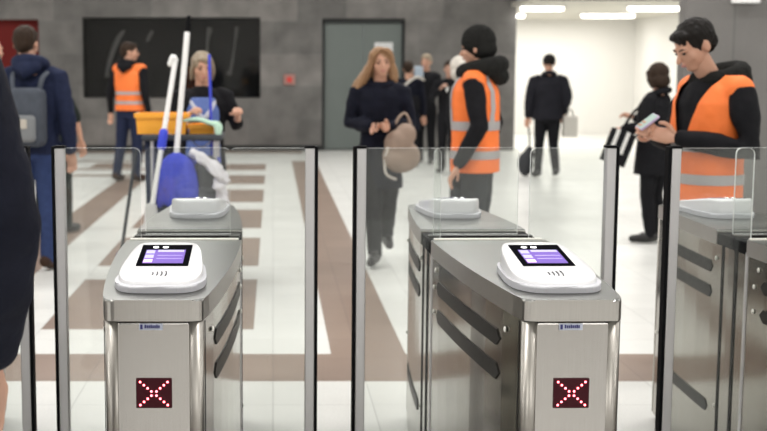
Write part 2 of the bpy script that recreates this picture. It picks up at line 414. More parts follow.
LED = []
for sx in (-1, 1):
    for sz in (-1, 1):
        for k in range(4): LED.append((sx*(.0065+k*.0095), sz*(.0055+k*.0082)))
def make_gate(label, leaves=(-1, 1), nplate=True):
    g = thing('ticket_gate', label, 'ticket gate', (0, FY, 0), 0, 'row of ticket gates')
    # body, recessed plinth
    bm = B(); prism(bm, plan(-HL+.012, HL-.012, 0, .028, .028), .03, .897)
    body = obj('cabinet_body', bm, M_steel_side, g, False)
    for p in body.data.polygons: p.use_smooth = False
    bm = B(); prism(bm, plan(-HL+.05, HL-.05, -.02, .02, .02), 0, .03); obj('plinth', bm, M_black, g)
    for s in (-1, 1):                     # brushed front and rear panels between rounded corner posts
        bm = B(); y0, y1 = sorted((s*(HL-.001), s*(HL-.022)))
        box(bm, -.092, .092, y0, y1, .035, .890, bevel=.004)
        fp = obj('end_panel', bm, M_steel, g)
        for sx in (-1, 1):
            bm = B(); tube(bm, [(sx*.103, s*(HL-.026), .035), (sx*.103, s*(HL-.026), .892)], .024, 16, caps=False); obj('corner_post', bm, M_postst, g, True)
        led = obj('arrow_display', box(B(), -.046, .046, s*HL-.004, s*HL+.004, .668, .746, bevel=.002), M_ledback, g)
        bm = B()
        for x, z in LED: ell(bm, (x, s*(HL+.005), .707+z), (.0030, .002, .0030), n=8)
        obj('red_cross', bm, M_led, led, True)
        if nplate:
            x0 = -.036 if s < 0 else -.03
            pl = obj('maker_plate', box(B(), x0, x0+.060, *sorted((s*HL, s*(HL+.003))), .872, .889), M_plate, g)
            bm = B(); yy = sorted((s*(HL+.003), s*(HL+.0042)))
            box(bm, x0+.003, x0+.009, *yy, .8745, .8865)
            for k in range(8): box(bm, x0+.014+k*.005, x0+.0175+k*.005, *yy, .877, .8845 if k % 3 else .886)
            obj('plate_lettering', bm, M_platetext, pl)
    # covers
    for s in (-1, 1):
        a, b = (-HL, -.010) if s < 0 else (.27, HL)
        bm = B(); prism(bm, plan(a, b, .004, .03 if s < 0 else .0, .0 if s < 0 else .03), .895, .950, bevel=.007)
        bm.normal_update()
        for f in bm.faces: f.material_index = int(abs(f.normal.z) < .5)
        c = obj('top_cover', bm, [M_steel_top, M_steel_rim], g)
    bm = B(); box(bm, -.186, .186, -.014, .004, .93, .9545); obj('lit_edge_strip', bm, M_lit_edge_bolt, g)  # pale strip painted as the light caught on the cover's bevel
    bm = B(); prism(bm, plan(-.009, .269, .001, 0, 0), .897, .938); obj('glass_slot', bm, M_black, g)
    for t0, t1 in ((.125, .165),):
        bm = B(); box(bm, -.185, .185, t0, t1, .93, .946); obj('slot_divider', bm, M_slotdark, g)
    # sides
    for s in (-1, 1):
        for a, b in ((-HL+.09, -.10), (.24, HL-.09)):
            for z0, z1 in ((.785, .830), (.690, .735), (.255, .300)):
                bm = B(); side_patch(bm, s, a+.10 if a < 0 else a+.07, b-.03 if a < 0 else b-.10, z0, z1, 0, .003); obj('side_slot', bm, M_slotdark, g)
            for t, z in (((a+.05, .845), (b-.01, .862), (b+.02, .80), (b+.02, .715), (a+.05, .45)) if a < 0 else ((a+.03, .845), (b+.04, .80), (b+.02, .40), (a-.01, .30))):
                bm = B(); ell(bm, (s*(hw(t)+.003), t, z), (.004, .0085, .0085), n=10); obj('bolt', bm, M_lit_edge_bolt, g, True)
        for a, b in ((-.02, .0), (.075, .095), (.20, .215)):
            bm = B(); side_patch(bm, s, a, b, .035, .905, -.001, .004, False, 2); obj('slot_gasket', bm, M_black if a > .0 else M_steel_lt, g)
        bm = B(); side_patch(bm, s, -HL+.03, -HL+.036, .04, .89, 0, .002, False, 2); obj('panel_seam', bm, M_slotdark, g)
    make_reader(g, -HL+.31, 0)
    make_reader(g, HL-.31, PI)
    # glass
    def pane(x0, x1, y, z0, z1, corners):
        bm = B(); r = .022; P = []
        for (cx, cz, sx, sz, on) in ((x0, z0, -1, -1, 0), (x1, z0, 1, -1, 0), (x1, z1, 1, 1, corners[1]), (x0, z1, -1, 1, corners[0])):
            if on:
                arc = [(cx-sx*r+sx*r*math.cos(a), cz-sz*r+sz*r*math.sin(a)) for a in [PI/2*k/5 for k in range(6)]]
                P += arc if sx > 0 else arc[::-1]
            else: P.append((cx, cz))
        a = [bm.verts.new((x, y-.005, z)) for x, z in P]; b = [bm.verts.new((x, y+.005, z)) for x, z in P]; n = len(P)
        bm.faces.new(a); bm.faces.new(b[::-1])
        for i in range(n):
            f = bm.faces.new((a[i], b[i], b[(i+1) % n], a[(i+1) % n])); f.material_index = 1
        return bm
    obj('fixed_glass', pane(-.155, .150, .22, .94, 1.253, (1, 1)), [M_glass, M_rim], g)
    for s in leaves:
        x0, x1 = sorted((s*.155, s*.43))
        lf = obj('glass_leaf', pane(x0, x1, .06, .20, 1.262, (s > 0, s < 0)), [M_glass, M_rim], g)
        bm = B(); xa, xb = sorted((s*.417, s*.450)); box(bm, xa, xb, .040, .080, .18, 1.262, bevel=.003); obj('edge_post', bm, M_steel_lt, lf)
        bm = B(); xa, xb = sorted((s*.450, s*.461)); box(bm, xa, xb, .038, .082, .18, 1.268, bevel=.003)
        xa, xb = sorted((s*.415, s*.450)); box(bm, xa, xb, .038, .082, 1.262, 1.270); obj('rubber_edge', bm, M_black, lf)
    return g
g1 = make_gate('ticket gate with red cross display, left one of the two facing the camera')
g1.location.x = -.305
dup(g1, (.740, FY, 0), .022, 'ticket gate with red cross display, nearer the guard and right of the centre gap')
dup(g1, (1.825, FY, 0), .024, 'ticket gate cut off by the right edge of the photo, before the guard')
g0 = dup(g1, (-1.305, FY, 0), 0, 'ticket gate at the far left, only its glass edge post seen beside the dark coat')

#PEOPLE_BEGIN
# ------------------------------------------------------------------ people
M_skin = mat('skin', (.58, .32, .22), .5); M_skin2 = mat('skin_tanned', (.50, .29, .21), .5)
M_navy = mat('navy_fabric', (.018, .024, .055), .8, noise=.3, nscale=30, bump=.25)
M_navy2 = mat('dark_navy_padded', (.008, .009, .017), .75, noise=.6, nscale=14, bump=1.)
M_blackf = mat('black_fabric', (.010, .010, .012), .8, noise=.3, nscale=25, bump=.3)
M_blackpad = mat('black_padded_fabric', (.014, .014, .019), .62, noise=.3, nscale=8, bump=.6)
M_dgrey = mat('dark_grey_fabric', (.045, .048, .052), .85, noise=.25, nscale=30, bump=.3)
M_dgreen = mat('dark_olive_fabric', (.020, .025, .022), .85, noise=.3, nscale=20, bump=.3)
M_jeans = mat('blue_jeans', (.035, .055, .14), .8, noise=.3, nscale=25, bump=.3)
M_orange = mat('hi_vis_orange', (.95, .20, .035), .65, noise=.08, nscale=12, bump=.5)
M_refl = mat('reflective_grey_tape', (.40, .38, .38), .45)
import mathutils.noise as mnoise
M_shoe = mat('black_leather', (.012, .011, .011), .4); M_shoeb = mat('brown_leather', (.05, .028, .02), .5)
M_hblack = mat('black_hair', (.012, .010, .009), .5, noise=.4, nscale=60, bump=.4)
M_hbrown = mat('dark_brown_hair', (.035, .022, .015), .55, noise=.4, nscale=60, bump=.4)
M_hlight = mat('light_brown_hair', (.30, .17, .085), .5, noise=.45, nscale=45, bump=.4, stretch=(3, 3, .6))
M_hgrey = mat('ash_blond_hair', (.30, .24, .17), .6, noise=.4, nscale=45, bump=.4)
M_hwhite = mat('white_hair', (.62, .58, .52), .7, noise=.25, nscale=40, bump=.4)
M_eye = mat('eye_dark', (.02, .015, .012), .25); M_brow = mat('eyebrow_dark', (.03, .02, .015), .8); M_lip = mat('lips', (.48, .19, .17), .5)
M_knit = mat('black_knit', (.016, .016, .015), .95, noise=.3, nscale=50, bump=.8)

def rotm(yaw=0, pitch=0, roll=0):
    """yaw about z, pitch: chin down positive, about x; face looks to -y"""
    return Matrix.Rotation(yaw, 3, 'Z') @ Matrix.Rotation(pitch, 3, 'X') @ Matrix.Rotation(roll, 3, 'Y')

def head_mesh(vox):
    bm = B()
    ell(bm, (0, .012, .030), (.077, .098, .092))            # skull
    ell(bm, (0, -.022, -.012), (.064, .072, .090))          # face
    ell(bm, (0, -.045, -.078), (.036, .040, .030))          # jaw and chin
    for s in (-1, 1):
        ell(bm, (s*.040, -.054, -.020), (.024, .024, .028)) # cheeks
        ell(bm, (s*.030, -.079, .022), (.026, .014, .010))  # brow
        ell(bm, (s*.079, .012, -.004), (.010, .020, .032), Matrix.Rotation(s*-.25, 3, 'Z'))   # ears
    tube(bm, [(0, -.088, .012), (0, -.106, -.014), (0, -.112, -.026)], (.008, .011, .013), 8)
    ell(bm, (0, -.088, -.052), (.022, .012, .010))          # mouth mound
    return remesh(bm, vox, 2)

def hand_mesh(side, curl=.5, vox=.0042, L=1.):
    """wrist at the origin, fingers towards -z, palm facing +y*... ; side=+1 puts the thumb on +x"""
    bm = B()
    tube(bm, [(0, 0, .03), (0, 0, -.01), (0, 0, -.045), (0, 0, -.085)], (.026, .028, .040, .038), 12, up=V((0, 1, 0)), flat=.45)
    for i, (x, l) in enumerate(((.028, .070), (.010, .080), (-.009, .074), (-.027, .058))):
        x *= side; p = V((x, 0, -.085)); a = curl*.5; pts = [p+V((0, 0, .03)), p]; 
        for k, f in enumerate((.45, .32, .23)):
            p = p+V((x*.10*(k == 0), l*f*math.sin(a), -l*f*math.cos(a))); pts.append(p); a += curl*1.0
        tube(bm, pts, (.009, .0095, .009, .008, .007), 8)
    tube(bm, [(side*.020, .004, -.020), (side*.045, .016, -.045), (side*.052, .028, -.070), (side*.046, .036, -.090)], (.014, .012, .0105, .009), 8)
    b = remesh(bm, vox, 1)
    if L != 1: bmesh.ops.scale(b, vec=(L, L, L), verts=b.verts[:])
    return b

def folds(bm, amp=.008, f=8.):
    bm.normal_update()
    o = V((random.random()*9, random.random()*9, random.random()*9))
    for v in bm.verts:
        q = V((v.co.x*f, v.co.y*f, v.co.z*f*1.5+v.co.x*f*.8))+o
        v.co += v.normal*(mnoise.noise(q)*amp+mnoise.noise(q*2.3)*amp*.45)
    return bm
def place_bm(bm, m): bmesh.ops.transform(bm, matrix=m, verts=bm.verts[:]); return bm

HAIR = {}
def hair_mesh(style):
    bm = B()
    if style == 'short':
        ell(bm, (0, .022, .042), (.086, .102, .094)); ell(bm, (0, .060, .0), (.070, .060, .065)); ell(bm, (0, -.048, .082), (.064, .044, .030))
    elif style == 'cap':
        ell(bm, (0, .012, .045), (.090, .110, .095)); tube(bm, [(-.05, -.10, .05), (0, -.13, .045), (.05, -.10, .05)], .012, 8)
    elif style == 'beanie':
        ell(bm, (0, .015, .05), (.100, .116, .108)); ell(bm, (0, .045, -.005), (.092, .085, .080))
    elif style == 'bob':
        ell(bm, (0, .025, .035), (.096, .110, .100)); ell(bm, (0, .045, -.045), (.092, .080, .085))
        for s in (-1, 1): tube(bm, [(s*.075, -.02, .05), (s*.092, -.005, -.03), (s*.080, .01, -.095)], (.025, .032, .022), 10)
    elif style == 'fringe':
        ell(bm, (0, .018, .038), (.084, .102, .092)); ell(bm, (0, .055, -.03), (.080, .062, .08)); ell(bm, (.01, -.066, .078), (.058, .030, .026))
        for s in (-1, 1): tube(bm, [(s*.066, -.04, .06), (s*.082, -.010, -.01), (s*.080, .010, -.085)], (.016, .020, .014), 10)
    elif style == 'long':
        ell(bm, (0, .022, .036), (.088, .104, .096)); ell(bm, (0, .055, -.05), (.082, .062, .100))
        for s in (-1, 1):
            tube(bm, [(s*.010, -.075, .112), (s*.060, -.070, .085), (s*.085, -.035, .02)], (.016, .026, .024), 10, smoothk=3)
        # strands blown to the viewer's left, and falling at both sides
        tube(bm, [(-.070, -.04, .05), (-.100, -.02, -.03), (-.140, .01, -.12), (-.200, .03, -.22), (-.215, .03, -.34)], (.028, .045, .050, .040, .012), 12, smoothk=3, flat=.7)
        tube(bm, [(-.060, .0, .05), (-.130, .02, -.06), (-.215, .04, -.17), (-.265, .05, -.26)], (.028, .036, .030, .010), 10, smoothk=3, flat=.6)
        tube(bm, [(.070, -.03, .05), (.092, -.02, -.04), (.100, -.01, -.13), (.110, -.01, -.20)], (.024, .034, .034, .012), 12, smoothk=3, flat=.7)
    elif style == 'ring':
        ell(bm, (0, .040, .0), (.084, .080, .055))
    return bm

def person(name_label, loc, heading, H=1.75, head=(0, 0, 0), headoff=(0, 0), lean=(0, 0), bulk=1., arms=None, legs=None, hands=(1, 1), curl=(.4, .4),
           hair='short', hairm=None, skin=None, jacket=None, hem=.80, flare=1., trousers=None, shoes=None, vest=None, collar=None, sleeve=.0, vox=.014, group=None, sleeve_end=1.0, scarf=None):
    s = H/1.75; skin = skin or M_skin
    root = thing('person', name_label, 'person', loc, heading, group)
    def L(z, top=1.43, bot=.92):
        u = max(0., min(1.15, (z-bot)/(top-bot))); return V((lean[0]*u, lean[1]*u, 0))
    def P(p): return V((p[0]*s, p[1]*s, p[2]*s))
    sh = [V((-.185*bulk**.5, 0, 1.415))+L(1.43), V((.185*bulk**.5, 0, 1.415))+L(1.43)]
    A = arms or [None, None]; AR = []
    for i, sx in enumerate((-1, 1)):
        a = A[i] or [(sx*.245*bulk**.4, .02, 1.13), (sx*.255*bulk**.4, -.03, .87)]
        AR.append([sh[i], V(a[0]), V(a[1])])
    G = legs or [None, None]; LR = []
    for i, sx in enumerate((-1, 1)):
        g = G[i] or [(sx*.095, -.01, .49), (sx*.10, .02, .085)]
        LR.append([V((sx*.090, 0, .90)), V(g[0]), V(g[1]), V(g[2]) if len(g) > 2 else V(g[1])+V((sx*.03, -.15, -.045))])
    neck0 = V((0, .01, 1.40))+L(1.45); hc = V((headoff[0], headoff[1]-.01, 1.628))+L(1.6)
    hr = rotm(*head)
    # ---- body (one continuous skin mesh)
    bm = B()
    rings_loft(bm, [(z*1., rx, ry, L(z).x, L(z).y) for z, rx, ry in ((.84, .13, .09), (.95, .150, .10), (1.08, .130, .088), (1.22, .145, .10), (1.35, .165, .10), (1.42, .13, .08), (1.46, .06, .055))])
    tube(bm, [neck0, (neck0+hc)/2+V((0, .012, -.02)), hc+V((0, .02, -.05))], (.058, .054, .055), 14)
    for i in (0, 1):
        a, b_, c = AR[i]; tube(bm, [a-V(([-1, 1][i]*.025, 0, .012)), (a+b_)/2, b_, (b_+c)/2, c], (.046, .040, .034, .031, .025), 12)
        h, k, an, toe = LR[i]
        tube(bm, [h, (h+k)/2, k, k*.65+an*.35, an], (.080, .072, .052, .054, .036), 12)
        tube(bm, [an+V((0, .03, -.03)), an*.4+toe*.6+V((0, 0, -.01)), toe], (.034, .032, .022), 10)
    for v in bm.verts: v.co *= s
    body = remesh(bm, max(vox, .011), 2)
    hb = head_mesh(max(.0065, vox*.55)); hm = Matrix.Translation(P(hc)) @ hr.to_4x4() @ Matrix.Scale(s*1.02, 4)
    join(body, place_bm(hb, hm))
    for i in (0, 1):
        if hands[i]:
            hmsh = hand_mesh([1, -1][i] if hands[i] > 0 else [-1, 1][i], curl[i], .005 if vox < .013 else .007)
            d = (AR[i][2]-AR[i][1]).normalized()
            q = V((0, 0, -1)).rotation_difference(d)
            roll = hands[i] if isinstance(hands[i], float) else 0
            m = Matrix.Translation(P(AR[i][2]+d*.005)) @ q.to_matrix().to_4x4() @ Matrix.Rotation(roll, 4, 'Z') @ Matrix.Scale(s*1.02, 4)
            join(body, place_bm(hmsh, m))
    bo = obj('body', body, skin, root, True)
    # ---- face details
    for sx in (-1, 1):
        b2 = B(); ell(b2, (sx*.031, -.0845, .006), (.0125, .008, .006), n=10); place_bm(b2, hm); obj('eye', b2, M_eye, bo, True)
        b2 = B(); tube(b2, [(sx*.014, -.092, .024), (sx*.032, -.090, .030), (sx*.050, -.078, .025)], (.003, .0045, .003), 6); place_bm(b2, hm); obj('eyebrow', b2, M_brow, bo, True)
    b2 = B(); ell(b2, (0, -.096, -.054), (.022, .007, .0065), n=10); place_bm(b2, hm); obj('mouth', b2, M_lip, bo, True)
    # ---- hair or hat
    if hair:
        hb = remesh(hair_mesh(hair), .0075, 1); hb.normal_update()
        for v in hb.verts: v.co += v.normal*(.006*mnoise.noise(V((v.co.x*42, v.co.y*42, v.co.z*7)))+.004*mnoise.noise(V((v.co.x*90, v.co.y*90, v.co.z*14))))
        place_bm(hb, hm); obj('knit_hat' if hair == 'beanie' else 'hair', hb, hairm or M_hblack, root, True)
    # ---- trousers
    bm = B()
    rings_loft(bm, [(.80, .150, .112, 0, 0), (.90, .168, .122, 0, 0), (.98, .162, .115, 0, 0), (1.03, .152, .108, 0, 0)])
    for i in (0, 1):
        h, k, an, toe = LR[i]; tube(bm, [h, (h+k)/2, k, k*.5+an*.5, an+V((0, .005, 0))], (.098, .090, .072, .066, .058), 14)
    for v in bm.verts: v.co *= s
    obj('trousers', folds(remesh(bm, vox, 2), .006), trousers or M_blackf, root, True)
    for i in (0, 1):
        h, k, an, toe = LR[i]; bm = B()
        f = (toe-an); f.z = 0; f = f.normalized() if f.length > .01 else V((0, -1, 0))
        tube(bm, [an+V((0, 0, -.015))-f*.045, an+f*.03+V((0, 0, -.030)), toe+f*.02+V((0, 0, .0))], (.046, .050, .036), 14)
        tube(bm, [an+V((0, 0, .03)), an+V((0, 0, -.02))], (.048, .050), 14)
        zmin = min(an.z-.085, toe.z-.04)
        bb = remesh(bm, .010, 1)
        if min(an.z, toe.z) < .12:
            for v in bb.verts: v.co.z = max(v.co.z, .003)
        for v in bb.verts: v.co *= s
        obj('shoe', bb, shoes or M_shoe, root, True)
    # ---- jacket
    k = .018*bulk; bk = bulk
    tr = [(hem, .175*bk*flare, .128*bk*flare), (.5*(hem+.98), .172*bk*(1+flare)/2, .125*bk), (1.0, .160*bk, .122*bk), (1.10, .160*bk, .122*bk), (1.24, .172*bk, .128*bk), (1.35, .180*bk**.7, .125*bk**.7), (1.415, .160, .105), (1.455, .105, .082), (1.485, .072, .070)]
    tr = [t for i, t in enumerate(tr) if i == 0 or t[0] > hem+.02]
    bm = B(); rings_loft(bm, [(z, a, b_, L(z).x, L(z).y-(.0 if bk < 1.1 else .02)) for z, a, b_ in tr])
    for i in (0, 1):
        a, b_, c = AR[i]; e = b_+(c-b_)*(.93*sleeve_end)
        tube(bm, [a+V((-[-1, 1][i]*.05, 0, .0)), a+V((0, 0, -.012)), a*.55+b_*.45, b_, (b_+e)/2, e], (.066, .070, .058+sleeve, .051+sleeve, .047+sleeve, .041+sleeve*.5), 14)
    for v in bm.verts: v.co *= s
    obj('jacket', folds(remesh(bm, vox, 2)), jacket or M_blackf, root, True)
    if collar:
        bm = B(); cz, cr, ct = collar[0], collar[1], collar[2]
        c0 = V((0, .012, cz))+L(cz)
        n = 16; pts = [c0+V((cr*math.cos(a), cr*.95*math.sin(a)+.01, .030*math.sin(a)+(.0))) for a in [PI*1.5+2*PI*j/n*.94+.19 for j in range(n+1)]]
        tube(bm, pts, [ct*.6]+[ct]*(n-1)+[ct*.6], 10)
        if len(collar) > 4: tube(bm, [c0+V((-.06, .10, -.02)), c0+V((0, .135, -.05)), c0+V((.06, .10, -.02))], (.05, .065, .05), 10)
        for v in bm.verts: v.co *= s
        obj('hood' if len(collar) > 4 else 'collar', remesh(bm, .010, 2), collar[3] or jacket or M_blackf, root, True)
    if vest:
        vh, vm = vest[0], M_orange; g = .019
        vk = vest[1] if len(vest) > 1 else {}
        vf = vk.get('flare', 1.04)
        vt = [(vh, .182*bk*vf, .140*bk*vf), (1.0, .174*bk, .140*bk), (1.10, .172*bk, .140*bk), (1.24, .186*bk, .146*bk), (1.35, .196*bk**.7, .142*bk**.7), (1.42, .180, .122), (1.468, .125, .098), (1.488, .085, .075)]
        vt = [t for i, t in enumerate(vt) if i == 0 or t[0] > vh+.03]
        def shell():
            b = B(); rings_loft(b, [(z, a, b_, L(z).x, L(z).y-(.0 if bk < 1.1 else .02)) for z, a, b_ in vt], 28)
            # shoulder pieces
            for sx in (-1, 1): tube(b, [V((sx*.09, 0, 1.43))+L(1.43), V((sx*.175, 0, 1.415))+L(1.43)], (.085, .078), 14)
            for v in b.verts: v.co *= s
            return remesh(b, min(vox, .012), 3)
        b = folds(shell(), .004); b.normal_update()
        cut_z(b, vh*s+.012, 1.487*s)
        if vk.get('open', 0):
            wv = vk['open']; dead = []
            for sg in (-1, 1):
                bmesh.ops.bisect_plane(b, geom=b.verts[:]+b.edges[:]+b.faces[:], plane_co=V((0, 0, 1.08*s))+L(1.3)*s*0, plane_no=V((1, 0, -sg*wv/.40)).normalized())
            for f in b.faces:
                c = f.calc_center_median(); lx = c.x-L(c.z/s).x*s
                u = max(0, (c.z/s-1.08)/.40); lx = c.x
                if c.y < L(c.z/s).y*s-.01 and abs(lx) < wv*u+.001 and c.z/s > 1.08: dead.append(f)
            bmesh.ops.delete(b, geom=dead, context='FACES')
        ve = obj('vest', b, vm, root, True)
        base = ve.data
        def strip(filt, z0, z1):
            q = bmesh.new(); q.from_mesh(base); q.normal_update()
            cut_z(q, z0*s, z1*s)
            if filt:
                (ax, lo, hi) = filt
                for co, cl in ((lo, True), (hi, False)):
                    no = V((1, 0, 0)) if ax == 0 else V((0, 1, 0)); pc = no*co*s+L(1.3)*s*(1 if ax == 0 else 0)
                    bmesh.ops.bisect_plane(q, geom=q.verts[:]+q.edges[:]+q.faces[:], plane_co=pc, plane_no=no, clear_inner=cl, clear_outer=not cl)
            for v in q.verts: v.co += v.normal*.0045
            if q.faces: obj('reflective_band', q, M_refl, ve, True)
            else: q.free()
        for z0, z1 in vk.get('bands', ((.93, .985), (1.09, 1.145))): strip(None, z0, z1)
        if vk.get('vert', True):
            for x in (-.115, .115): strip((0, x-.022, x+.022), 1.15, 1.50)
    return root

def wp(root, p, H):   # a point of a person (in 1.75 m units) in world coordinates
    m = Matrix.Translation(root.location) @ Matrix.Rotation(root.rotation_euler.z, 4, 'Z'); return m @ (V(p)*H/1.75)

def tubeobj(name, pts, r, m, parent=None, n=10, k=4, flat=1.):
    b = B(); tube(b, pts, r, n, smoothk=k, flat=flat); return obj(name, b, m, parent, True)

# -- guard on the right, looking at his phone
gd = person('man with short black hair in an orange vest, looking down at his phone', (2.20, 6.2, 0), math.radians(-72), 1.77,
    head=(math.radians(-4), math.radians(30), 0), headoff=(-.01, -.115), lean=(0, .02), bulk=1.10, skin=M_skin, hair='short', hairm=M_hblack,
    arms=[[(-.26, -.03, 1.14), (-.05, -.285, 1.20)], [(.270, .03, 1.13), (.075, -.24, 1.185)]], hands=(2.6, -2.6), curl=(.75, .75),
    jacket=M_blackf, hem=.80, trousers=M_blackf, vest=(.86, {'open': .13, 'bands': ((.955, 1.005), (1.115, 1.155)), 'vert': False, 'flare': 1.02}), collar=(1.485, .105, .048, M_knit, 1), sleeve=.012, vox=.011,
    legs=[[(-.095, .06, .49), (-.10, .14, .085)], [(.095, .06, .49), (.10, .14, .085)]])
ph = thing('mobile_phone', 'mobile phone with pale purple case held by the man at the right gate', 'phone', (0, 0, 0))
c = wp(gd, (.015, -.375, 1.262), 1.77); ph.location = c; ph.rotation_euler = (math.radians(38), math.radians(12), math.radians(-80))
obj('case', box(B(), -.033, .033, -.055, .055, -.006, .005, bevel=.003), mat('phone_case', (.50, .38, .55), .4), ph)
obj('screen', box(B(), -.028, .028, -.050, .050, .005, .0062), mat('phone_screen', (.3, .4, .35), .2, emit=(.5, .6, .6), estr=.25), ph)

# -- worker in the centre, side to the camera
person('worker in knit hat and orange vest seen from behind the centre gate, facing left', (1.42, 8.5, 0), math.radians(-110), 1.80,
    head=(math.radians(-8), math.radians(6), 0), bulk=1.10, hair='beanie', hairm=M_knit, lean=(0, -.01),
    arms=[[(-.25, .06, 1.12), (-.26, -.02, .86)], [(.25, .05, 1.12), (.27, -.08, .87)]], jacket=M_blackf, hem=.86, trousers=M_dgrey,
    vest=(.80, {'bands': ((.90, .955), (1.09, 1.15)), 'vert': True, 'flare': 1.05, 'open': .10}), collar=(1.495, .130, .062, M_knit, 1), sleeve=.01, vox=.013)

# -- woman walking with phone and bag
wm = person('woman with long light brown hair in a navy coat, walking towards the gates', (.84, 9.7, 0), math.radians(-4), 1.70,
    head=(math.radians(12), math.radians(2), math.radians(-4)), hair='long', hairm=M_hlight, jacket=M_navy2, hem=.62, flare=1.12, trousers=M_blackf,
    arms=[[(-.235, .02, 1.15), (-.075, -.22, 1.13)], [(.24, .02, 1.14), (.075, -.23, 1.13)]], hands=(2.4, -2.4), curl=(.6, .6), sleeve=.012,
    legs=[[(-.055, -.10, .50), (-.03, -.16, .10)], [(.075, -.03, .50), (.07, .28, .20), (.09, .16, .13)]], collar=(1.475, .095, .034, M_navy2), vox=.012)
ph = thing('mobile_phone', 'dark mobile phone in the hands of the woman in the navy coat', 'phone', tuple(wp(wm, (-.005, -.315, 1.135), 1.70)))
ph.rotation_euler = (math.radians(50), 0, 0)
obj('case', box(B(), -.035, .035, -.07, .07, -.005, .005, bevel=.003), M_blackgloss, ph)
M_bag = mat('beige_brown_leather', (.30, .22, .17), .6, noise=.35, nscale=8, bump=.5)
bg = thing('handbag', 'beige brown slouchy handbag hanging from the arm of the walking woman', 'handbag', tuple(wp(wm, (.17, -.22, 1.10), 1.70)))
b = B(); ell(b, (0, 0, -.20), (.150, .07, .13)); ell(b, (-.03, -.02, -.10), (.11, .06, .11)); ell(b, (.03, -.01, -.03), (.085, .05, .09)); ell(b, (-.06, -.03, -.22), (.09, .06, .07))
obj('bag_body', remesh(b, .012, 3), M_bag, bg, True)
tubeobj('strap', [(-.09, -.05, -.08), (-.13, -.05, -.22), (-.12, -.06, -.33), (-.05, -.07, -.37)], .010, mat('pale_strap', (.62, .58, .52), .6), bg)
tubeobj('handle', [(-.06, 0, .02), (-.02, .01, .10), (.03, .02, .13), (.07, .01, .05)], .011, M_bag, bg)

# -- woman in black behind the guard
wb = person('woman with dark brown bobbed hair dressed all in black, facing left', (3.39, 10.9, 0), math.radians(-128), 1.58,
    head=(math.radians(-25), math.radians(15), 0), hair='bob', hairm=M_hbrown, jacket=M_blackf, hem=.68, flare=1.08, bulk=1.22, trousers=M_blackf,
    arms=[[(-.25, -.06, 1.14), (-.12, -.27, 1.22)], [(.26, .0, 1.14), (.20, -.26, 1.12)]], collar=(1.475, .09, .034, M_blackf), curl=(.6, .6), sleeve=.01, vox=.014,
    legs=[None, [(.095, -.03, .49), (.10, .02, .085)]])
hb = thing('shoulder_bag', 'black and white shoulder bag hanging in front of the woman in black', 'bag', (2.96, 10.75, .72))
b = B(); prism(b, [(-.10, -.04), (.11, -.04), (.11, .04), (-.10, .04)], 0, .30, bevel=.012); place_bm(b, Matrix.Rotation(.35, 4, 'Y')); obj('bag_body', b, M_blackf, hb)
for i, x in enumerate((-.055, .035)):
    b = B(); box(b, x-.016, x+.016, -.046, -.041, .10, .30); place_bm(b, Matrix.Rotation(.35, 4, 'Y')); obj('white_stripe', b, mat('white_cloth', (.72, .72, .70), .7), hb)
tubeobj('strap', [(.08, 0, .27), (.17, .02, .42), (.26, .05, .50)], .012, M_blackf, hb)

# -- man walking away in the corridor
wk = person('man in a black jacket walking away towards the bright white corridor', (3.92, 17.6, 0), math.radians(178), 1.74, hair='cap', hairm=M_hblack, jacket=M_blackpad, bulk=1.26,
    hem=.83, trousers=M_blackf, legs=[[(-.10, -.06, .49), (-.10, .20, .12), (-.11, .06, .06)], [(.10, -.06, .50), (.12, -.02, .085)]], collar=(1.475, .085, .03, M_blackpad),
    arms=[[(-.27, .04, 1.15), (-.25, -.10, .93)], [(.265, .02, 1.12), (.28, -.02, .88)]], sleeve=.02, vox=.016)
b2 = thing('carrier_bag', 'pale carrier bag in the hand of the man walking away', 'bag', (4.24, 17.6, .58))
b = B(); prism(b, [(-.10, -.05), (.10, -.05), (.10, .05), (-.10, .05)], 0, .30, bevel=.02); obj('bag_body', b, mat('pale_bag', (.55, .53, .48), .6), b2)
tubeobj('handle', [(-.05, 0, .29), (-.02, 0, .38), (.02, 0, .38), (.05, 0, .29)], .008, M_blackf, b2)
b3 = thing('travel_bag', 'dark grey travel bag beside the left leg of the man walking away', 'bag', (3.66, 17.8, 0))
b = B(); ell(b, (0, 0, .18), (.11, .14, .18)); ell(b, (.05, 0, .32), (.07, .09, .12)); b = remesh(b, .02, 2)
for v in b.verts: v.co.z = max(v.co.z, .002)
obj('bag_body', b, mat('charcoal_fabric', (.05, .052, .056), .8), b3, True)
tubeobj('handle', [(.05, 0, .40), (.04, -.05, .56), (.0, -.12, .78)], .012, M_blackf, b3)

# -- background group by the lift
person('person in dark coat with a pale strap across the back, near the lift', (2.12, 19.4, 0), math.radians(165), 1.66, hair='short', hairm=M_hbrown, jacket=M_navy2, hem=.62, flare=1.1, bulk=1.1, trousers=M_blackf, scarf=1, vox=.018)
t = thing('shoulder_bag', 'small bag with pale strap across the back of the dark-coated person', 'bag', (2.10, 19.14, 1.08))
b = B(); prism(b, [(-.16, -.05), (.16, -.05), (.16, .04), (-.16, .04)], -.18, .05, bevel=.02); obj('bag_body', b, M_blackf, t)
tubeobj('strap', [(-.10, -.02, .05), (-.05, -.02, .22), (.12, .02, .34), (.24, .08, .30)], .018, mat('pale_strap', (.62, .58, .52), .6), t)
pB = person('man holding up a pale phone in the group of people near the lift', (2.50, 20.2, 0), math.radians(-25), 1.78, hair='short', hairm=M_hgrey, jacket=M_blackf, trousers=M_blackf,
    arms=[[(-.24, -.12, 1.15), (-.16, -.34, 1.36)], None], curl=(.6, .4), vox=.018)
ph = thing('mobile_phone', 'pale blue phone held up by the man near the lift', 'phone', (2.33, 19.78, 1.50)); ph.rotation_euler = (.2, 0, -.4)
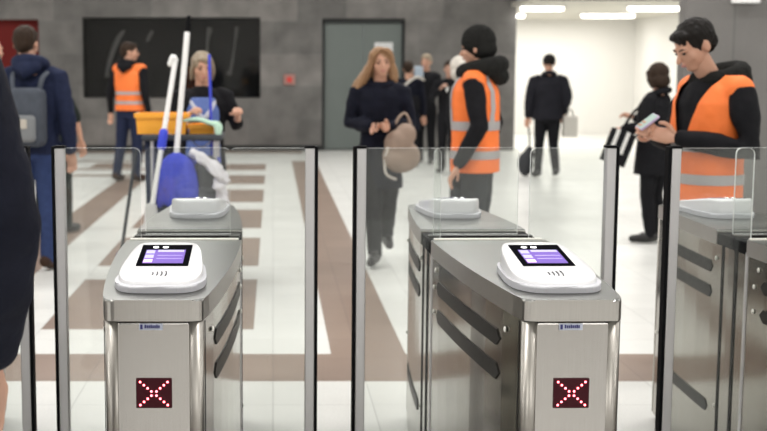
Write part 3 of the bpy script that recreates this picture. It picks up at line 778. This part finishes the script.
obj('case', box(B(), -.07, .07, -.008, .008, -.08, .09, bevel=.004), mat('pale_blue_case', (.55, .66, .78), .4), ph)
person('man in black jacket with a white badge in the group near the lift', (2.62, 18.4, 0), math.radians(-15), 1.66, hair='short', hairm=M_hbrown, skin=M_skin2, jacket=M_blackf, trousers=M_blackf,
    arms=[[(-.26, -.10, 1.15), (-.10, -.30, 1.32)], None], curl=(.6, .4), vox=.018)
t = thing('badge', 'white badge on the chest of the man near the lift', 'badge', (2.60, 18.24, 1.24)); obj('card', box(B(), -.05, .05, -.008, .0, -.03, .035, bevel=.003), mat('white_cloth', (.72, .72, .70), .7), t)
person('person with white hair standing behind the worker in knit hat', (1.86, 12.2, 0), math.radians(60), 1.66, hair='bob', hairm=M_hwhite, jacket=M_blackf, trousers=M_blackf, vox=.018)

# -- vest worker at the far left
person('worker in an orange vest and dark trousers in front of the dark showcase', (-1.97, 17.0, 0), math.radians(152), 1.90, head=(math.radians(-52), 0, 0), hair='short', hairm=M_hbrown,
    arms=[[(-.25, .04, 1.13), (-.27, -.02, .88)], [(.27, .05, 1.13), (.30, .0, .88)]], jacket=M_blackf, hem=.88, trousers=M_navy, shoes=M_shoeb,
    vest=(.89, {'bands': ((.98, 1.02), (1.10, 1.14)), 'vert': False}), collar=(1.48, .10, .04, M_blackf, 1), bulk=1.12, vox=.016, legs=[None, [(.12, .03, .49), (.15, .10, .085)]])

# -- cleaner
cl = person('cleaner with ash blond hair and blue apron standing behind the cleaning cart', (-.53, 9.25, 0), math.radians(6), 1.66, head=(math.radians(8), math.radians(10), 0), hair='fringe', hairm=M_hgrey,
    arms=[[(-.25, -.08, 1.14), (-.13, -.26, 1.26)], [(.275, -.04, 1.17), (.26, -.26, 1.27)]], jacket=M_blackf, hem=.80, trousers=M_navy, curl=(.8, .8), sleeve_end=.55,
    bulk=1.08, vox=.012)
M_apron = mat('blue_apron', (.10, .16, .42), .7, noise=.2, nscale=14)
b = B(); rings_loft(b, [(.85, .150, .135, 0, -.045), (1.1, .135, .135, 0, -.045), (1.3, .14, .14, 0, -.04), (1.40, .11, .11, 0, -.035)]); b = remesh(b, .012, 2)
for v in b.verts: v.co *= 1.66/1.75
bmesh.ops.bisect_plane(b, geom=b.verts[:]+b.edges[:]+b.faces[:], plane_co=(0, -.04, 0), plane_no=(0, 1, 0), clear_outer=True)
obj('apron', b, M_apron, cl, True)
b = B(); tube(b, [(-.10, .02, 1.42), (-.08, -.125, 1.35), (0, -.185, 1.24), (.08, -.125, 1.35), (.10, .02, 1.42)], .020, 10, smoothk=4)
for v in b.verts: v.co *= 1.66/1.75
obj('scarf', b, mat('pale_grey_scarf', (.50, .52, .60), .8), cl, True)

# -- backpack man and companions at the left
bp = person('man in a navy hooded top wearing a grey backpack, back to the camera', (-1.83, 9.4, 0), math.radians(172), 1.85, head=(math.radians(-4), math.radians(4), 0), hair='short', hairm=M_hbrown,
    headoff=(.04, 0), jacket=M_navy, hem=.84, trousers=M_jeans, shoes=M_shoeb, bulk=1.12, collar=(1.49, .10, .045, M_navy, 1), sleeve=.014, vox=.013)
t = thing('backpack', 'grey backpack on the back of the man in the navy hooded top', 'backpack', (-1.83, 9.20, 1.20)); t.rotation_euler = (0, 0, math.radians(-8))
M_bp = mat('grey_backpack_fabric', (.075, .085, .105), .8, noise=.3, nscale=15, bump=.3)
b = B(); box(b, -.14, .14, -.10, .07, -.24, .20, bevel=.055, seg=4); obj('pack_body', b, M_bp, t, True)
b = B(); box(b, -.10, .10, -.15, -.09, -.20, .0, bevel=.03, seg=3); obj('front_pocket', b, mat('light_grey_pocket', (.20, .21, .22), .8), t, True)
b = B(); box(b, -.045, .045, -.158, -.148, -.10, -.03, bevel=.004); obj('patch', b, mat('pale_patch', (.50, .46, .40), .7), t)
for sx in (-1, 1): tubeobj('strap', [(sx*.10, -.03, .15), (sx*.115, .0, .26), (sx*.13, .08, .31)], .020, M_bp, t, flat=.5)
person('worker in orange vest half hidden behind the man with the grey backpack', (-2.10, 11.6, 0), math.radians(165), 1.74, headoff=(.13, -.04), lean=(.10, 0), hair='short', hairm=M_hbrown,
    jacket=M_dgreen, trousers=M_dgreen, vest=(1.0, {'bands': ((1.05, 1.09),), 'vert': False}), sleeve_end=.25, vox=.016, legs=[[(-.13, -.02, .49), (-.16, .02, .085)], None],
    arms=[[(-.26, .0, 1.13), (-.29, -.05, .88)], None], bulk=1.05)
person('balding person at the left edge between the dark coat and the backpack man', (-2.42, 10.6, 0), math.radians(140), 1.82, hair='ring', hairm=M_hbrown, jacket=M_blackf, trousers=M_blackf, vox=.016)
# -- dark coat close to the camera
person('person in a dark navy padded coat cut off by the left edge, nearest the camera', (-.782, 2.2, 0), math.radians(186), 1.93, hair='short', hairm=M_hbrown, jacket=M_navy2, skin=M_skin2, hem=.95, flare=1.0, bulk=1.12,
    trousers=M_blackf, arms=[[(-.262, .02, 1.13), (-.222, -.09, .875)], [(.27, .0, 1.12), (.27, -.06, .86)]], curl=(.7, .7), sleeve=.016, sleeve_end=.92, vox=.013)

# ------------------------------------------------------------------ cleaning cart (things on it are things of their own)
CX, CY = -.66, 8.45
M_cart = mat('cart_grey_plastic', (.06, .065, .075), .5); M_blue = mat('royal_blue_plastic', (.035, .06, .62), .45); M_yel = mat('orange_yellow_plastic', (.95, .42, .04), .45)
ct = thing('cleaning_cart', 'grey cleaning cart on castors in front of the cleaner', 'cart', (CX, CY, 0))
obj('base_tray', box(B(), -.20, .32, -.40, .24, .12, .20, bevel=.02), M_cart, ct)
for x in (-.15, .27):
    for y in (-.19, .19):
        b = B(); tube(b, [(x-.02, y, .05), (x+.02, y, .05)], .048, 16, caps=False); tube(b, [(x, y, .06), (x, y, .13)], .015, 8); obj('castor', b, M_black, ct)
        obj('frame_post', tube(B(), [(x, y, .19), (x, y, 1.07)], .014, 8), M_steel_lt, ct)
obj('top_shelf', box(B(), -.22, .32, -.24, .24, 1.06, 1.10, bevel=.012), M_cart, ct)
obj('middle_shelf', box(B(), -.0, .30, -.22, .22, .56, .60, bevel=.01), M_cart, ct)
b = B(); rings_loft(b, [(.24, .09, .17, -.10, 0), (.6, .10, .20, -.11, 0), (1.055, .10, .20, -.12, 0)]); obj('refuse_sack', b, M_navy, ct, True)
tubeobj('push_handle', [(.26, .2, 1.08), (.27, .26, 1.14), (.25, .28, 1.16), (.05, .28, 1.16), (-.1, .28, 1.15), (-.1, .2, 1.08)], .013, M_cart, ct)
def bucket(lab, x, y, z, w, d, h, m, nm='bucket'):
    t = thing(nm, lab, 'bucket', (x, y, z))
    b = B(); box(b, -w/2, w/2, -d/2, d/2, 0, h)
    for v in b.verts:
        if v.co.z < .01: v.co.x *= .94; v.co.y *= .94
    top = max(b.faces, key=lambda f: f.calc_center_median().z)
    r = bmesh.ops.inset_region(b, faces=[top], thickness=.012); 
    e = bmesh.ops.extrude_face_region(b, geom=[top]); vs = [v for v in e['geom'] if isinstance(v, bmesh.types.BMVert)]
    bmesh.ops.delete(b, geom=[top], context='FACES_ONLY') if top.is_valid else None
    for v in vs: v.co.z -= h*.85; v.co.x *= .9; v.co.y *= .9
    obj('bucket_shell', b, m, t)
    b = B(); 
    for x0, x1, y0, y1 in ((-w/2-.01, w/2+.01, -d/2-.01, -d/2+.008), (-w/2-.01, w/2+.01, d/2-.008, d/2+.01), (-w/2-.01, -w/2+.008, -d/2, d/2), (w/2-.008, w/2+.01, -d/2, d/2)): box(b, x0, x1, y0, y1, h-.025, h+.004)
    bmesh.ops.remove_doubles(b, verts=b.verts[:], dist=1e-4); obj('rim', b, m, t)
    tubeobj('bail_handle', [(-w/2, 0, h-.02), (-w/2*.9, -.05, h-.09), (0, -d/2-.015, h-.15), (w/2*.9, -.05, h-.09), (w/2, 0, h-.02)], .004, M_steel_lt, t)
bucket('orange yellow bucket on top of the cleaning cart, left of the poles', -.755, CY-.0, 1.10, .345, .26, .135, M_yel)
bucket('low orange tray on top of the cleaning cart before the cleaner', -.485, CY+.0, 1.10, .17, .22, .06, M_yel, 'tray')
bucket('royal blue bucket on the middle shelf of the cleaning cart', CX+.15, CY+.02, .60, .26, .30, .32, M_blue)
# mops, broom
def at_(px, py, Y): return V(((px-273)/1230*Y/1.0, Y, 1.53+(70-py)/1230*Y))
t = thing('mop', 'taller white-handled mop with a black tip and blue head leaning on the cart', 'mop', (-.62, 8.12, .72))
o = t.location
tubeobj('handle', [V((-.02, 0, .25)), V((.055, .06, 1.05))], .019, mat('white_pole', (.85, .85, .84), .35), t, k=0)
tubeobj('grip', [V((.055, .06, 1.05)), V((.066, .07, 1.15))], .017, M_black, t, k=0)
b = B(); random.seed(3)
for k in range(26):
    a = random.uniform(0, 2*PI); r = random.uniform(.05, .135); 
    tube(b, [V((-.02, 0, .26)), V((-.02+.7*r*math.cos(a), .7*r*math.sin(a)*.6, .20)), V((-.02+r*math.cos(a), r*math.sin(a)*.6, .06)), V((-.02+r*1.02*math.cos(a), r*math.sin(a)*.6, -.05-random.random()*.04))], (.018, .026, .028, .020), 7, smoothk=2)
obj('mop_head', remesh(b, .014, 1), mat('blue_mop_yarn', (.04, .06, .52), .9, noise=.3, nscale=30, bump=.6), t, True)
t = thing('broom', 'shorter white-handled broom with pale brush leaning left on the cart', 'broom', (-.80, 8.02, 0))
tubeobj('handle', [V((-.0, 0, .60)), V((.155, .18, 1.60))], .017, MATS['white_pole'], t, k=0)
tubeobj('hook', [V((.155, .18, 1.59)), V((.14, .17, 1.62)), V((.12, .17, 1.57))], .018, MATS['white_pole'], t)
tubeobj('clip', [V((.066, .08, 1.03)), V((.080, .09, 1.12))], .030, M_blue, t, k=0)
b = B(); prism(b, [(-.035, -.03), (.035, -.03), (.035, .03), (-.035, .03)], .40, .66)
for v in b.verts:
    if v.co.z < .5: v.co.x *= 1.7; v.co.y *= 1.2
bmesh.ops.bevel(b, geom=b.edges[:], offset=.01, segments=2, affect='EDGES'); obj('brush', b, mat('pale_grey_brush', (.60, .60, .60), .7), t)
obj('lower_pole', tube(B(), [V((-.0, 0, .62)), V((-.055, -.03, .03))], .012, 8), M_steel_lt, t)
t = thing('mop', 'blue pole standing in the cart in front of the cleaner', 'mop', (CX+.24, CY+.10, .60))
tubeobj('handle', [V((-.0, 0, .02)), V((-.02, .02, 1.03))], .010, M_blue, t, k=0)
t = thing('cloth', 'mint green cloth lying over the top of the cleaning cart', 'cloth', (-.47, CY-.10, 1.13))
b = B(); tube(b, [(-.13, -.02, .06), (-.04, -.04, .07), (.05, -.06, .045), (.10, -.08, .03), (.10, -.10, -.06)], (.02, .030, .032, .045, .02), 10, smoothk=4, flat=.55); obj('fabric', remesh(b, .01, 1), mat('mint_cloth', (.50, .72, .58), .85, bump=.3), t, True)
t = thing('cloth', 'white rag hanging over the right side of the cleaning cart', 'cloth', (CX+.22, CY-.32, .84))
b = B(); tube(b, [(-.08, .0, .14), (.02, -.02, .06), (.09, -.02, .0)], (.045, .080, .07), 10, smoothk=4, flat=.5); tube(b, [(.05, -.01, .0), (.09, -.02, -.08), (.12, -.02, -.20), (.08, -.02, -.26)], (.05, .065, .055, .03), 10, smoothk=4, flat=.5)
obj('fabric', folds(remesh(b, .01, 1), .035, 12), mat('white_rag', (.66, .64, .68), .85, bump=.3), t, True)
t = thing('rubbish_bag', 'dark rubbish bag hanging at the front of the cart beside the white rag', 'bag', (CX+.20, CY-.30, .20))
b = B(); ell(b, (0, 0, .30), (.14, .085, .31)); ell(b, (.03, 0, .62), (.11, .07, .15)); obj('bag_body', remesh(b, .014, 2), mat('dark_grey_film', (.035, .038, .045), .35, bump=.6, nscale=8), t, True)
t = thing('mop', 'blue floor mop resting on the floor left of the cart', 'mop', (-1.08, 8.40, 0))
tubeobj('handle', [V((.02, 0, .20)), V((.14, .04, .98))], .012, M_cart, t, k=0)
b = B(); tube(b, [(.03, 0, .26), (.01, 0, .16), (-.04, -.01, .04)], (.03, .045, .035), 10, flat=.7); obj('mop_head', b, M_blue, t, True)
#PEOPLE_END

# ------------------------------------------------------------------ lights
def area(x, y, z, sx, sy, w, col=(1, .98, .95), rot=(0, 0, 0)):
    l = bpy.data.lights.new('lamp_light', 'AREA'); l.shape = 'RECTANGLE'; l.size = sx; l.size_y = sy; l.energy = w; l.color = col
    o = bpy.data.objects.new('lamp_light', l); COL.objects.link(o); o.location = (x, y, z); o.rotation_euler = rot; return o
for y in (-1.5, 2.5, 6.5, 10.5, 15, 19.5):
    for x in (-6, -1.8, 2.4, 7):
        area(x, y, CEIL-.03, 2.2, .5, 85)
for x, y in ((6.3, 23.2), (6.3, 25.6), (6.3, 28.2)):
    area(x, y, 2.64, 3.2, .5, 55, (1, .97, .93))
w = bpy.data.worlds.new('World'); scene.world = w; w.use_nodes = True
w.node_tree.nodes['Background'].inputs[0].default_value = (.9, .95, 1, 1); w.node_tree.nodes['Background'].inputs[1].default_value = .3

# ------------------------------------------------------------------ camera
cd = bpy.data.cameras.new('camera'); cam = bpy.data.objects.new('camera', cd); COL.objects.link(cam)
cd.sensor_width = 36; cd.sensor_fit = 'HORIZONTAL'; cd.lens = 1230/767*36
cd.shift_x = (383.5-273)/767
cam.location = (0, 0, 1.53); cam.rotation_euler = (math.radians(90-6.746), 0, 0)
cd.dof.use_dof = True; cd.dof.focus_distance = 3.25; cd.dof.aperture_fstop = 4.5
cd.clip_end = 100
scene.camera = cam
scene.view_settings.view_transform = 'Standard'; scene.view_settings.look = 'None'
scene.view_settings.gamma = 1; scene.view_settings.use_curve_mapping = False
scene.view_settings.exposure = 0.
scene.cycles.use_denoising = True
scene.cycles.max_bounces = 10; scene.cycles.transparent_max_bounces = 16
scene.cycles.caustics_reflective = False; scene.cycles.caustics_refractive = False
